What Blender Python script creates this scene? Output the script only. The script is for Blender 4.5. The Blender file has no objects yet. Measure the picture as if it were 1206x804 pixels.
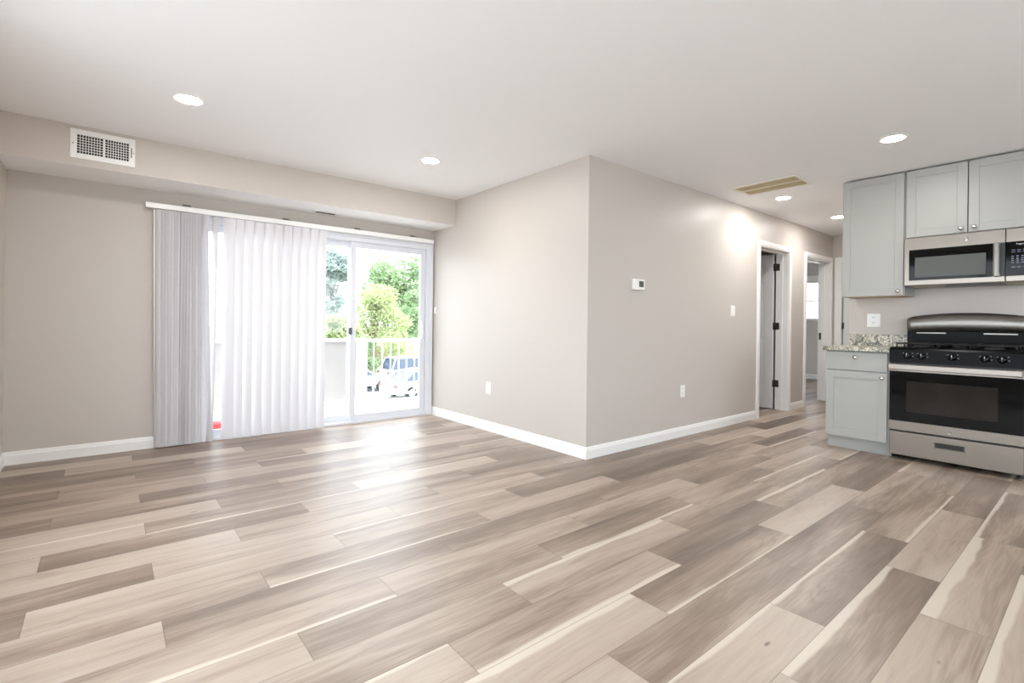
import bpy, bmesh, math, random
from mathutils import Vector, Matrix
PI = math.pi
SC = bpy.context.scene
COL = SC.collection
random.seed(7)

# ------------------------------------------------------------------ camera
F_PX, CY, YAW, PITCH, ROLL, CAM_H = 583.53, 380.79, 0.8856, 0.0010, 0.0123, 1.0763
fw = Vector((math.cos(YAW), math.sin(YAW), 0)); rt = Vector((math.sin(YAW), -math.cos(YAW), 0)); up = Vector((0, 0, 1))
fw2 = fw * math.cos(PITCH) + up * math.sin(PITCH); up2 = up * math.cos(PITCH) - fw * math.sin(PITCH)
rt3 = rt * math.cos(ROLL) + up2 * math.sin(ROLL); up3 = up2 * math.cos(ROLL) - rt * math.sin(ROLL)
cam_d = bpy.data.cameras.new('camera')
cam = bpy.data.objects.new('camera', cam_d); COL.objects.link(cam)
cam_d.sensor_fit = 'HORIZONTAL'; cam_d.sensor_width = 36.0
cam_d.lens = F_PX / 1206 * 36.0
cam_d.shift_y = -(402 - CY) / 1206
cam_d.clip_start = 0.02; cam_d.clip_end = 400
m = Matrix((rt3, up3, -fw2)).transposed().to_4x4()
m.translation = Vector((0, 0, CAM_H))
cam.matrix_world = m
SC.camera = cam

# ------------------------------------------------------------------ light, world, exposure
SKY_STRENGTH = 2.5
LAMP_STRENGTH = 130.0
world = bpy.data.worlds.new('sky'); SC.world = world; world.use_nodes = True
wn = world.node_tree; wn.nodes.clear()
wo = wn.nodes.new('ShaderNodeOutputWorld'); bg = wn.nodes.new('ShaderNodeBackground')
bg.inputs[0].default_value = (0.86, 0.93, 1.0, 1); bg.inputs[1].default_value = SKY_STRENGTH
wn.links.new(bg.outputs[0], wo.inputs[0])
sun_d = bpy.data.lights.new('sun', 'SUN'); sun_d.energy = 2.4; sun_d.angle = 0.02; sun_d.color = (1, 0.95, 0.85)
sun = bpy.data.objects.new('sun', sun_d); COL.objects.link(sun)
sun.rotation_euler = Vector((-0.75, 0.05, -0.65)).to_track_quat('-Z', 'Y').to_euler()
SC.view_settings.view_transform = 'Standard'; SC.view_settings.look = 'None'
SC.view_settings.gamma = 1.0; SC.view_settings.use_curve_mapping = False
SC.view_settings.exposure = 1.36
SC.cycles.use_denoising = True
SC.cycles.max_bounces = 12; SC.cycles.diffuse_bounces = 8; SC.cycles.transparent_max_bounces = 32
SC.cycles.sample_clamp_indirect = 8.0

# ------------------------------------------------------------------ helpers
def s2l(c):
    return tuple((x / 255 / 12.92) if x / 255 <= 0.04045 else ((x / 255 + 0.055) / 1.055) ** 2.4 for x in c) + (1,)

def mat(name, rgb, rough=0.5, metal=0.0, bump=0.0, bscale=200, var=0.0, vscale=3, spec=0.5, emit=None, aniso=0):
    M = bpy.data.materials.new(name); M.use_nodes = True
    nt = M.node_tree; b = nt.nodes['Principled BSDF']
    c = s2l(rgb)
    b.inputs['Base Color'].default_value = c
    b.inputs['Roughness'].default_value = rough; b.inputs['Metallic'].default_value = metal
    b.inputs['Specular IOR Level'].default_value = spec
    tc = nt.nodes.new('ShaderNodeTexCoord')
    n = nt.nodes.new('ShaderNodeTexNoise'); n.inputs['Scale'].default_value = vscale; n.inputs['Detail'].default_value = 4
    nt.links.new(tc.outputs['Object'], n.inputs['Vector'])
    if var > 0:
        mx = nt.nodes.new('ShaderNodeMix'); mx.data_type = 'RGBA'
        mx.inputs[6].default_value = tuple(x * (1 - var) for x in c[:3]) + (1,)
        mx.inputs[7].default_value = tuple(min(1, x * (1 + var)) for x in c[:3]) + (1,)
        nt.links.new(n.outputs[0], mx.inputs[0]); nt.links.new(mx.outputs[2], b.inputs['Base Color'])
    if bump > 0:
        n2 = nt.nodes.new('ShaderNodeTexNoise'); n2.inputs['Scale'].default_value = bscale; n2.inputs['Detail'].default_value = 3
        nt.links.new(tc.outputs['Object'], n2.inputs['Vector'])
        bp = nt.nodes.new('ShaderNodeBump'); bp.inputs['Strength'].default_value = bump; bp.inputs['Distance'].default_value = 0.002
        nt.links.new(n2.outputs[0], bp.inputs['Height']); nt.links.new(bp.outputs[0], b.inputs['Normal'])
    if emit:
        b.inputs['Emission Color'].default_value = tuple(emit[0]) + (1,); b.inputs['Emission Strength'].default_value = emit[1]
    return M

def bm_new(): return bmesh.new()

def add_box(bm, x0, x1, y0, y1, z0, z1, bevel=0.0, seg=2, mi=0):
    vs = [bm.verts.new((x, y, z)) for x in (min(x0, x1), max(x0, x1)) for y in (min(y0, y1), max(y0, y1)) for z in (min(z0, z1), max(z0, z1))]
    fs = [bm.faces.new([vs[i] for i in q]) for q in ((0, 1, 3, 2), (4, 6, 7, 5), (0, 4, 5, 1), (2, 3, 7, 6), (0, 2, 6, 4), (1, 5, 7, 3))]
    for f in fs: f.material_index = mi
    if bevel > 0:
        es = list({e for f in fs for e in f.edges})
        bmesh.ops.bevel(bm, geom=es, offset=bevel, segments=seg, affect='EDGES', profile=0.5, material=-1)
    return vs

def add_prism(bm, poly, z0, z1, axis='z', mi=0):
    """extrude a 2-D polygon along an axis; poly gives the two other coordinates in xyz order"""
    def P(p, t):
        return {'z': (p[0], p[1], t), 'y': (p[0], t, p[1]), 'x': (t, p[0], p[1])}[axis]
    a = [bm.verts.new(P(p, z0)) for p in poly]; b = [bm.verts.new(P(p, z1)) for p in poly]
    n = len(poly); fs = [bm.faces.new(a), bm.faces.new(b)]
    for i in range(n): fs.append(bm.faces.new((a[i], a[(i + 1) % n], b[(i + 1) % n], b[i])))
    for f in fs: f.material_index = mi
    return fs

def add_lathe(bm, prof, center, axis=(0, 0, 1), seg=20, mi=0):
    """prof: list of (radius, height along axis)"""
    ax = Vector(axis).normalized(); t = Vector((1, 0, 0)) if abs(ax.x) < 0.9 else Vector((0, 1, 0))
    u = ax.cross(t).normalized(); v = ax.cross(u); c = Vector(center)
    rings = []
    for r, h in prof:
        if r < 1e-6: rings.append([bm.verts.new(c + ax * h)])
        else: rings.append([bm.verts.new(c + ax * h + (u * math.cos(2 * PI * k / seg) + v * math.sin(2 * PI * k / seg)) * r) for k in range(seg)])
    for a, b in zip(rings, rings[1:]):
        for k in range(seg):
            k2 = (k + 1) % seg
            if len(a) == 1 and len(b) == 1: continue
            if len(a) == 1: f = bm.faces.new((a[0], b[k], b[k2]))
            elif len(b) == 1: f = bm.faces.new((a[k], a[k2], b[0]))
            else: f = bm.faces.new((a[k], a[k2], b[k2], b[k]))
            f.material_index = mi; f.smooth = True

def add_tube(bm, pts, r, seg=8, mi=0, cap=True):
    pts = [Vector(p) for p in pts]; rings = []
    for i, p in enumerate(pts):
        d = (pts[min(i + 1, len(pts) - 1)] - pts[max(i - 1, 0)]).normalized()
        t = Vector((0, 0, 1)) if abs(d.z) < 0.9 else Vector((1, 0, 0))
        u = d.cross(t).normalized(); v = d.cross(u)
        rr = r[i] if isinstance(r, (list, tuple)) else r
        rings.append([bm.verts.new(p + (u * math.cos(2 * PI * k / seg) + v * math.sin(2 * PI * k / seg)) * rr) for k in range(seg)])
    for a, b in zip(rings, rings[1:]):
        for k in range(seg):
            f = bm.faces.new((a[k], a[(k + 1) % seg], b[(k + 1) % seg], b[k])); f.smooth = True; f.material_index = mi
    if cap:
        bm.faces.new(rings[0]).material_index = mi; bm.faces.new(rings[-1]).material_index = mi

def obj(name, bm, mats, parent=None, smooth=False):
    bmesh.ops.recalc_face_normals(bm, faces=bm.faces[:])
    me = bpy.data.meshes.new(name); bm.to_mesh(me); bm.free()
    for M in (mats if isinstance(mats, (list, tuple)) else [mats]): me.materials.append(M)
    if smooth:
        for p in me.polygons: p.use_smooth = True
    o = bpy.data.objects.new(name, me); COL.objects.link(o)
    if parent is not None:
        o.parent = parent
        o.matrix_parent_inverse = Matrix.Translation(-parent.location) if parent.type == 'EMPTY' else Matrix.Identity(4)
    return o

def tag(o, label, cat, group=None, kind=None):
    o['label'] = label; o['category'] = cat
    if group: o['group'] = group
    if kind: o['kind'] = kind
    return o

def thing(name, label, cat, loc=(0, 0, 0), group=None, kind=None):
    o = bpy.data.objects.new(name, None); COL.objects.link(o); o.location = Vector(loc); o.empty_display_size = 0.1
    return tag(o, label, cat, group, kind)

def struct(name, bm, M, label, cat):
    return tag(obj(name, bm, M), label, cat, kind='structure')

def box_obj(name, M, parent, *b, bevel=0.0, seg=2):
    bm = bm_new(); add_box(bm, *b, bevel=bevel, seg=seg); return obj(name, bm, M, parent)

def text_obj(name, txt, size, M, parent, origin, right, upv, depth=0.0006, align='CENTER'):
    cu = bpy.data.curves.new(name, 'FONT'); cu.body = txt; cu.size = size; cu.extrude = depth; cu.align_x = align; cu.align_y = 'CENTER'
    tmp = bpy.data.objects.new(name, cu); COL.objects.link(tmp)
    dg = bpy.context.evaluated_depsgraph_get(); dg.update()
    me = bpy.data.meshes.new_from_object(tmp.evaluated_get(dg)); bpy.data.objects.remove(tmp)
    r = Vector(right).normalized(); u = Vector(upv).normalized(); n = r.cross(u)
    M4 = Matrix((r, u, n)).transposed().to_4x4(); M4.translation = Vector(origin)
    me.transform(M4); me.materials.clear(); me.materials.append(M)
    o = bpy.data.objects.new(name, me); COL.objects.link(o)
    if parent is not None:
        o.parent = parent
        o.matrix_parent_inverse = Matrix.Translation(-parent.location) if parent.type == 'EMPTY' else Matrix.Identity(4)
    return o

# ------------------------------------------------------------------ materials
WALL = mat('greige_wall_paint', (198, 191, 184), 0.42, bump=0.12, bscale=260, spec=0.35)
SOFF = mat('soffit_paint', (200, 192, 184), 0.5, bump=0.12, bscale=260, spec=0.3)
CEIL = mat('ceiling_paint', (244, 244, 245), 0.6, bump=0.15, bscale=180, spec=0.3)
TRIM = mat('white_trim_paint', (238, 237, 235), 0.3)
DOORP = mat('white_door_paint', (226, 226, 226), 0.35)
VINYL = mat('white_vinyl', (222, 224, 230), 0.35)
PLATE = mat('white_plastic', (242, 241, 238), 0.3)
DARK = mat('dark_void', (30, 29, 28), 0.8)
BLACKP = mat('black_plastic', (22, 22, 23), 0.35)
CAB = mat('grey_cabinet_paint', (168, 168, 163), 0.40, var=0.02, vscale=6)
CABIN = mat('cabinet_seam_shadow', (70, 70, 66), 0.7)
CABUNDER = mat('raw_cabinet_underside', (190, 168, 136), 0.6)
NICKEL = mat('brushed_nickel', (200, 196, 188), 0.25, metal=1.0)
HINGE = mat('dark_bronze', (92, 84, 78), 0.4, metal=0.8)
BLKGLASS = mat('black_glass', (9, 9, 9), 0.06, spec=0.18)
OVWIN = mat('oven_window_glass', (36, 32, 28), 0.10, var=0.5, vscale=7, spec=0.2)
MWWIN = mat('microwave_window_mesh', (84, 87, 84), 0.25, spec=0.2)
ENAMEL = mat('black_enamel', (9, 9, 10), 0.25, spec=0.07)
IRON = mat('cast_iron', (18, 18, 18), 0.6)
LABELW = mat('white_marking', (215, 218, 222), 0.5)
LABELB = mat('pale_blue_marking', (128, 140, 158), 0.5)
VENTB = mat('cream_vent_paint', (230, 226, 216), 0.5)
VENTY = mat('dusty_louver_paint', (238, 228, 200), 0.5)

def steel(name, rgb, rough, axis):
    M = mat(name, rgb, rough, metal=1.0)
    nt = M.node_tree; b = nt.nodes['Principled BSDF']
    tc = nt.nodes.new('ShaderNodeTexCoord'); mp = nt.nodes.new('ShaderNodeMapping')
    mp.inputs['Scale'].default_value = {'y': (900, 4, 900), 'x': (4, 900, 900), 'z': (900, 900, 4)}[axis]
    n = nt.nodes.new('ShaderNodeTexNoise'); n.inputs['Scale'].default_value = 1; n.inputs['Detail'].default_value = 2
    nt.links.new(tc.outputs['Object'], mp.inputs['Vector']); nt.links.new(mp.outputs[0], n.inputs['Vector'])
    mr = nt.nodes.new('ShaderNodeMapRange'); mr.inputs[3].default_value = rough - 0.06; mr.inputs[4].default_value = rough + 0.1
    nt.links.new(n.outputs[0], mr.inputs[0]); nt.links.new(mr.outputs[0], b.inputs['Roughness'])
    b.inputs['Anisotropic'].default_value = 0.6
    return M
STEEL = steel('brushed_stainless_steel', (150, 142, 134), 0.32, 'y')
STEELB = steel('polished_stainless_steel', (132, 128, 123), 0.32, 'y')

def vane_mat():
    M = bpy.data.materials.new('blind_vinyl'); M.use_nodes = True; nt = M.node_tree; nt.nodes.clear()
    out = nt.nodes.new('ShaderNodeOutputMaterial')
    d = nt.nodes.new('ShaderNodeBsdfPrincipled'); d.inputs['Base Color'].default_value = s2l((224, 222, 224)); d.inputs['Roughness'].default_value = 0.45
    t = nt.nodes.new('ShaderNodeBsdfTranslucent'); t.inputs[0].default_value = s2l((224, 228, 242))
    tc = nt.nodes.new('ShaderNodeTexCoord'); n = nt.nodes.new('ShaderNodeTexNoise'); n.inputs['Scale'].default_value = 30
    mr = nt.nodes.new('ShaderNodeMapRange'); mr.inputs[3].default_value = 0.03; mr.inputs[4].default_value = 0.035
    nt.links.new(tc.outputs['Object'], n.inputs['Vector']); nt.links.new(n.outputs[0], mr.inputs[0])
    mx = nt.nodes.new('ShaderNodeMixShader')
    nt.links.new(mr.outputs[0], mx.inputs[0]); nt.links.new(d.outputs[0], mx.inputs[1]); nt.links.new(t.outputs[0], mx.inputs[2])
    nt.links.new(mx.outputs[0], out.inputs[0]); return M
VANE = vane_mat()

def glass_mat(name, tint=(1, 1, 1)):
    M = bpy.data.materials.new(name); M.use_nodes = True; nt = M.node_tree; nt.nodes.clear()
    out = nt.nodes.new('ShaderNodeOutputMaterial')
    t = nt.nodes.new('ShaderNodeBsdfTransparent'); t.inputs[0].default_value = tint + (1,)
    g = nt.nodes.new('ShaderNodeBsdfGlossy'); g.inputs['Roughness'].default_value = 0.02
    lw = nt.nodes.new('ShaderNodeLayerWeight'); lw.inputs[0].default_value = 0.5
    pw = nt.nodes.new('ShaderNodeMath'); pw.operation = 'POWER'; pw.inputs[1].default_value = 5.0
    fr = nt.nodes.new('ShaderNodeMapRange'); fr.inputs[3].default_value = 0.04; fr.inputs[4].default_value = 1.0
    nt.links.new(lw.outputs['Facing'], pw.inputs[0]); nt.links.new(pw.outputs[0], fr.inputs[0])
    mx = nt.nodes.new('ShaderNodeMixShader')
    nt.links.new(fr.outputs[0], mx.inputs[0]); nt.links.new(t.outputs[0], mx.inputs[1]); nt.links.new(g.outputs[0], mx.inputs[2])
    nt.links.new(mx.outputs[0], out.inputs[0]); return M
GLASS = glass_mat('window_glass', (0.97, 0.98, 0.98))

def granite_mat():
    M = mat('speckled_granite', (150, 145, 135), 0.22); nt = M.node_tree; b = nt.nodes['Principled BSDF']
    tc = nt.nodes.new('ShaderNodeTexCoord')
    v = nt.nodes.new('ShaderNodeTexNoise'); v.inputs['Scale'].default_value = 85; v.inputs['Detail'].default_value = 4
    w = nt.nodes.new('ShaderNodeTexNoise'); w.inputs['Scale'].default_value = 16; w.inputs['Detail'].default_value = 5; w.inputs['Distortion'].default_value = 1.5
    for k in (v, w): nt.links.new(tc.outputs['Object'], k.inputs['Vector'])
    ad = nt.nodes.new('ShaderNodeMath'); ad.operation = 'ADD'
    nt.links.new(v.outputs[0], ad.inputs[0]); nt.links.new(w.outputs[0], ad.inputs[1])
    cr = nt.nodes.new('ShaderNodeValToRGB'); e = cr.color_ramp.elements
    e[0].position = 0.40; e[0].color = s2l((88, 88, 78)); e[1].position = 0.62; e[1].color = s2l((234, 227, 210))
    k = e.new(0.47); k.color = s2l((146, 142, 126)); k = e.new(0.53); k.color = s2l((196, 188, 170))
    ml = nt.nodes.new('ShaderNodeMath'); ml.operation = 'MULTIPLY'; ml.inputs[1].default_value = 0.478
    nt.links.new(ad.outputs[0], ml.inputs[0]); nt.links.new(ml.outputs[0], cr.inputs[0]); nt.links.new(cr.outputs[0], b.inputs['Base Color'])
    return M
GRANITE = granite_mat()

def floor_mat():
    M = bpy.data.materials.new('wood_look_plank_floor'); M.use_nodes = True; nt = M.node_tree; L = nt.links
    b = nt.nodes['Principled BSDF']
    def N(t, **k):
        n = nt.nodes.new(t)
        for a, v in k.items(): setattr(n, a, v)
        return n
    def math_(op, a, c=None, clamp=False):
        n = N('ShaderNodeMath', operation=op, use_clamp=clamp)
        for i, v in enumerate((a, c)):
            if v is None: continue
            if isinstance(v, (int, float)): n.inputs[i].default_value = v
            else: L.new(v, n.inputs[i])
        return n.outputs[0]
    def rng(v, a, c, d, e, smooth=True):
        n = N('ShaderNodeMapRange'); n.interpolation_type = 'SMOOTHSTEP' if smooth else 'LINEAR'
        L.new(v, n.inputs[0])
        for i, q in enumerate((a, c, d, e)): n.inputs[i + 1].default_value = q
        return n.outputs[0]
    tone = N('ShaderNodeAttribute', attribute_name='tone').outputs['Fac']
    seed = N('ShaderNodeAttribute', attribute_name='seed').outputs['Fac']
    sap = N('ShaderNodeAttribute', attribute_name='sap').outputs['Fac']
    uv = N('ShaderNodeUVMap', uv_map='plank')
    sep = N('ShaderNodeSeparateXYZ'); L.new(uv.outputs[0], sep.inputs[0])
    U, V = sep.outputs[0], sep.outputs[1]       # metres along / across the plank
    def vec(su, sv, so):
        c = N('ShaderNodeCombineXYZ')
        L.new(math_('ADD', math_('MULTIPLY', U, su), math_('MULTIPLY', seed, so)), c.inputs[0])
        L.new(math_('MULTIPLY', V, sv), c.inputs[1]); L.new(math_('MULTIPLY', seed, 31.7), c.inputs[2])
        return c.outputs[0]
    def noise(v, scale, detail, dist=0.0, rough=0.55):
        n = N('ShaderNodeTexNoise'); n.inputs['Scale'].default_value = scale; n.inputs['Detail'].default_value = detail
        n.inputs['Distortion'].default_value = dist; n.inputs['Roughness'].default_value = rough
        L.new(v, n.inputs['Vector']); return n.outputs[0]
    big = noise(vec(0.9, 8.0, 13.0), 1.0, 3, 0.5)            # broad clouds stretched along the board
    fig = noise(vec(1.1, 11.0, 7.0), 1.0, 2, 0.9)            # cathedral figure
    ring = math_('ABSOLUTE', math_('SUBTRACT', math_('FRACT', math_('MULTIPLY', fig, 7.0)), 0.5))
    fine = noise(vec(3.5, 150.0, 3.0), 1.0, 4, 0.3)          # pores
    t = math_('ADD', tone, math_('MULTIPLY', math_('SUBTRACT', big, 0.5), 1.1))
    t = math_('ADD', t, math_('MULTIPLY', math_('SUBTRACT', ring, 0.25), 0.24))
    t = math_('ADD', t, math_('MULTIPLY', math_('SUBTRACT', fine, 0.5), 0.42), True)
    cr = N('ShaderNodeValToRGB'); e = cr.color_ramp.elements
    e[0].position = 0.0; e[0].color = s2l((98, 82, 68)); e[1].position = 1.0; e[1].color = s2l((182, 166, 151))
    k = e.new(0.35); k.color = s2l((132, 113, 98)); k = e.new(0.65); k.color = s2l((166, 148, 132))
    L.new(t, cr.inputs[0])
    # pale sapwood along one edge: sap > 0 on the high-V edge, < 0 on the low-V edge, |sap| = width in metres
    wig = math_('MULTIPLY', math_('SUBTRACT', noise(vec(2.2, 0.0, 19.0), 1.0, 2, 0.0), 0.42), 0.09)
    wid = math_('ADD', math_('MULTIPLY', math_('ABSOLUTE', sap), 0.85), math_('MULTIPLY', wig, 0.6))
    hi = math_('GREATER_THAN', sap, 0.0)
    dist = math_('ADD', math_('MULTIPLY', hi, math_('SUBTRACT', 0.187, V)), math_('MULTIPLY', math_('SUBTRACT', 1.0, hi), V))
    inside = rng(math_('SUBTRACT', wid, dist), -0.003, 0.011, 0.0, 1.0)
    has = math_('GREATER_THAN', math_('ABSOLUTE', sap), 0.001)
    sm = math_('MULTIPLY', math_('MULTIPLY', inside, has), 0.85)
    mx = N('ShaderNodeMix', data_type='RGBA'); L.new(sm, mx.inputs[0]); L.new(cr.outputs[0], mx.inputs[6])
    mx.inputs[7].default_value = s2l((204, 191, 175))
    # knots
    vo = N('ShaderNodeTexVoronoi'); vo.inputs['Scale'].default_value = 1.0; L.new(vec(1.7, 5.0, 5.0), vo.inputs['Vector'])
    kn = rng(vo.outputs['Distance'], 0.01, 0.045, 0.75, 0.0)
    mk = N('ShaderNodeMix', data_type='RGBA'); L.new(kn, mk.inputs[0]); L.new(mx.outputs[2], mk.inputs[6]); mk.inputs[7].default_value = s2l((70, 52, 40))
    # joints between boards
    ed = math_('MINIMUM', V, math_('SUBTRACT', 0.187, V))
    en = N('ShaderNodeAttribute', attribute_name='endd').outputs['Fac']
    ed = math_('MINIMUM', ed, en)
    gap = rng(ed, 0.0006, 0.0022, 0.55, 0.0)
    mg = N('ShaderNodeMix', data_type='RGBA'); L.new(gap, mg.inputs[0]); L.new(mk.outputs[2], mg.inputs[6]); mg.inputs[7].default_value = s2l((70, 58, 48))
    L.new(mg.outputs[2], b.inputs['Base Color'])
    L.new(rng(fine, 0.2, 0.8, 0.37, 0.44), b.inputs['Roughness'])
    b.inputs['Specular IOR Level'].default_value = 0.95
    bp = N('ShaderNodeBump'); bp.inputs['Strength'].default_value = 0.25; bp.inputs['Distance'].default_value = 0.001
    hgt = math_('SUBTRACT', math_('MULTIPLY', fine, 0.25), gap)
    L.new(hgt, bp.inputs['Height']); L.new(bp.outputs[0], b.inputs['Normal'])
    return M
FLOOR = floor_mat()

# ------------------------------------------------------------------ room shell
H = 2.44
XS, YC, YW, YO, ZS = 2.982, 2.693, 5.129, 4.660, 2.159
XL, XK, XE, YH = -0.58, 5.67, 8.345, 1.68
YR = -2.6

# floor boards: 0.187 m rows along X, 1.11 m boards in a three-step stagger
ROW0, ROWH, PL = 0.265, 0.187, 1.117
ROWY = [.265, .470, .660, .855, 1.050, 1.235, 1.420, 1.610, 1.787, 1.968, 2.156, 2.330, 2.520, 2.700, 2.885, 3.070, 3.250, 3.430, 3.620]
# tone of the printed board at its four corners (0 dark, 1 pale) and width of its pale sapwood edge
TONES = {
 (1,0):(.6,.7,.85,.7,0),(1,1):(.42,.15,.28,.72,.03),(0,1):(.55,.6,.62,.6,0),(0,2):(.6,.45,.7,.78,.05),(0,3):(.35,.3,.4,.4,.02),
 (-1,2):(.35,.35,.85,.85,.03),(-1,3):(.4,.4,.5,.5,0),(1,2):(.75,.6,.65,.75,0),(1,3):(.25,.25,.28,.25,0),
 (2,1):(.65,.75,.8,.7,.02),(2,2):(.28,.18,.3,.52,.02),(2,3):(.6,.4,.4,.45,-.02),(2,4):(.55,.5,.5,.5,0),
 (3,0):(.7,.7,.72,.7,0),(3,1):(.52,.5,.32,.36,0),(3,2):(.42,.36,.2,.25,0),(3,3):(.45,.4,.5,.45,0),
 (4,0):(.65,.7,.85,.8,.03),(4,1):(.62,.6,.2,.25,-.018),(4,2):(.75,.6,.7,.85,0),(4,3):(.25,.3,.25,.25,0),
 (5,0):(.55,.55,.6,.6,.02),(5,1):(.62,.66,.45,.45,-.028),(5,2):(.3,.3,.22,.24,0),(5,3):(.4,.45,.6,.7,.03),
 (6,0):(.34,.36,.55,.6,0),(6,1):(.5,.5,.75,.75,.03),(6,2):(.4,.45,.5,.45,0),(6,3):(.6,.5,.6,.6,.02),
 (7,-1):(.7,.7,.78,.7,0),(7,0):(.4,.5,.56,.5,0),(7,1):(.42,.5,.25,.2,-.018),(7,2):(.5,.35,.4,.5,0),
 (8,0):(.56,.56,.5,.5,-.022),(8,1):(.66,.6,.66,.7,0),(8,2):(.5,.7,.6,.45,0),
 (9,-1):(.72,.72,.74,.7,0),(9,0):(.46,.5,.36,.3,0),(9,1):(.38,.45,.36,.34,0),(9,2):(.45,.35,.4,.4,0),
 (10,-1):(.45,.38,.5,.6,0),(10,0):(.62,.5,.44,.44,-.015),(10,1):(.6,.6,.6,.6,0),
 (11,-1):(.4,.38,.4,.4,0),(11,0):(.6,.6,.75,.85,0),(11,1):(.6,.6,.6,.6,.015),
 (12,-1):(.45,.28,.5,.5,0),(12,0):(.6,.55,.6,.66,0),(13,-1):(.65,.7,.78,.7,0),(13,0):(.5,.5,.5,.5,0),
 (14,-1):(.7,.7,.7,.7,0),(14,0):(.14,.3,.46,.45,0),(14,1):(.5,.5,.5,.5,0),(15,-1):(.75,.72,.7,.7,.02),(15,0):(.4,.4,.5,.45,-.02),
 (16,-1):(.75,.75,.7,.7,0),(16,0):(.45,.45,.45,.45,0),(17,-1):(.4,.4,.4,.4,0),(17,0):(.2,.25,.5,.66,0),
 (18,-1):(.6,.6,.55,.6,0),(18,0):(.3,.3,.3,.3,0),(19,-1):(.5,.5,.5,.5,0),(19,0):(.6,.6,.6,.6,0),(20,-1):(.3,.22,.25,.3,0),(20,0):(.6,.55,.5,.5,0),
 (21,-1):(.5,.5,.3,.3,0),(21,0):(.3,.3,.4,.4,0),(22,-1):(.25,.25,.35,.35,0),(22,0):(.45,.4,.5,.5,0),(23,-1):(.3,.3,.3,.3,0)}
def build_floor():
    bm = bm_new(); uvl = bm.loops.layers.uv.new('plank')
    lt = bm.loops.layers.float.new('tone'); le = bm.loops.layers.float.new('endd')
    ls = bm.faces.layers.float.new('seed'); lp = bm.faces.layers.float.new('sap')
    rnd = random.Random(11)
    for k in range(-16, 28):
        y0, y1 = ((ROWY[q] if 0 <= q < 19 else ROWY[0] + q * ROWH if q < 0 else ROWY[18] + (q - 18) * ROWH) for q in (k, k + 1))
        off = (0.162, 0.520, -0.219)[k % 3]
        for n in range(-2, 12):
            xa = off + n * PL; xb = xa + PL
            if xb < -0.75 or xa > 12.0: continue
            base = min(0.95, max(0.12, rnd.gauss(0.52, 0.2)))
            tt = [min(1, max(0.05, base + rnd.uniform(-0.2, 0.2))) for _ in range(4)]
            sp = rnd.choice((0, 0, 0, 0, 1, -1)) * rnd.uniform(0.010, 0.03)
            sd = rnd.random() * 40
            if (k, n) in TONES: tt = list(TONES[(k, n)][:4]); sp = TONES[(k, n)][4]
            # split each board lengthwise so that the end distance stays linear
            cuts = [0, 0.01, PL / 2, PL - 0.01, PL]
            for i in range(4):
                ua, ub = cuts[i], cuts[i + 1]
                vs = [bm.verts.new((xa + ua, y0, 0)), bm.verts.new((xa + ub, y0, 0)), bm.verts.new((xa + ub, y1, 0)), bm.verts.new((xa + ua, y1, 0))]
                f = bm.faces.new(vs); f[ls] = sd; f[lp] = sp
                for lo, (u, v) in zip(f.loops, ((ua, 0), (ub, 0), (ub, ROWH), (ua, ROWH))):
                    lo[uvl].uv = (u, v)
                    s, r = u / PL, v / ROWH
                    lo[lt] = (tt[0] * (1 - s) + tt[1] * s) * (1 - r) + (tt[3] * (1 - s) + tt[2] * s) * r
                    lo[le] = min(u, PL - u)
    # thickness below
    add_box(bm, -0.75, 12.2, -2.75, 5.279, -0.12, -0.002)
    o = struct('floor', bm, FLOOR, 'beige and brown wood-look plank floor', 'floor')
    return o
build_floor()

bm = bm_new(); add_prism(bm, [(-.73, -2.75), (12.2, -2.75), (12.2, 8.4), (7.06, 8.4), (7.06, 5.285), (-.73, 5.285)], H, H + .12)
struct('ceiling', bm, CEIL, 'smooth white ceiling', 'ceiling')

# patio wall with the wide door opening
DX0, DX1, DZ = 0.52, 2.945, 1.985
bm = bm_new()
add_box(bm, XL - .15, DX0, YW, YW + .15, 0, H); add_box(bm, DX1, XS, YW, YW + .15, 0, H); add_box(bm, DX0, DX1, YW, YW + .15, DZ, H)
struct('wall_patio', bm, WALL, 'greige wall around the sliding patio door', 'wall')
bm = bm_new(); add_prism(bm, [(XS, YC), (XS, YW + .15), (XS + .15, YW + .15), (XS + .15, YC + .15)], 0, H)
struct('wall_side', bm, WALL, 'bright greige wall right of the patio door', 'wall')
# hall wall with two door openings
D1a, D1b, D2a, D2b, DT = 5.972, 6.80, 7.345, 8.245, 2.045
bm = bm_new()
add_prism(bm, [(XS, YC), (D1a, YC), (D1a, YC + .15), (XS + .15, YC + .15)], 0, H)
add_box(bm, D1b, D2a, YC, YC + .15, 0, H); add_box(bm, D2b, XE, YC, YC + .15, 0, H)
add_box(bm, D1a, D1b, YC, YC + .15, DT, H); add_box(bm, D2a, D2b, YC, YC + .15, DT, H)
struct('wall_hall', bm, WALL, 'long greige wall with thermostat leading to the hall', 'wall')
# end wall of the hall, with a door opening
E0, E1 = 1.80, 2.575
bm = bm_new()
add_box(bm, XE, XE + .12, E1, YC + .15, 0, H); add_box(bm, XE, XE + .12, YH - .15, E0, 0, H); add_box(bm, XE, XE + .12, E0, E1, DT, H)
add_box(bm, XE + .13, XE + .16, YH, E1 + .03, 0, H)
struct('wall_end', bm, WALL, 'short greige wall closing the hall', 'wall')
bm = bm_new(); add_prism(bm, [(XK, YR), (XK, YH), (XE, YH), (XE, YH - .15), (XK + .15, YH - .15), (XK + .15, YR)], 0, H)
struct('wall_kitchen', bm, WALL, 'greige kitchen wall behind the range', 'wall')
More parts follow.
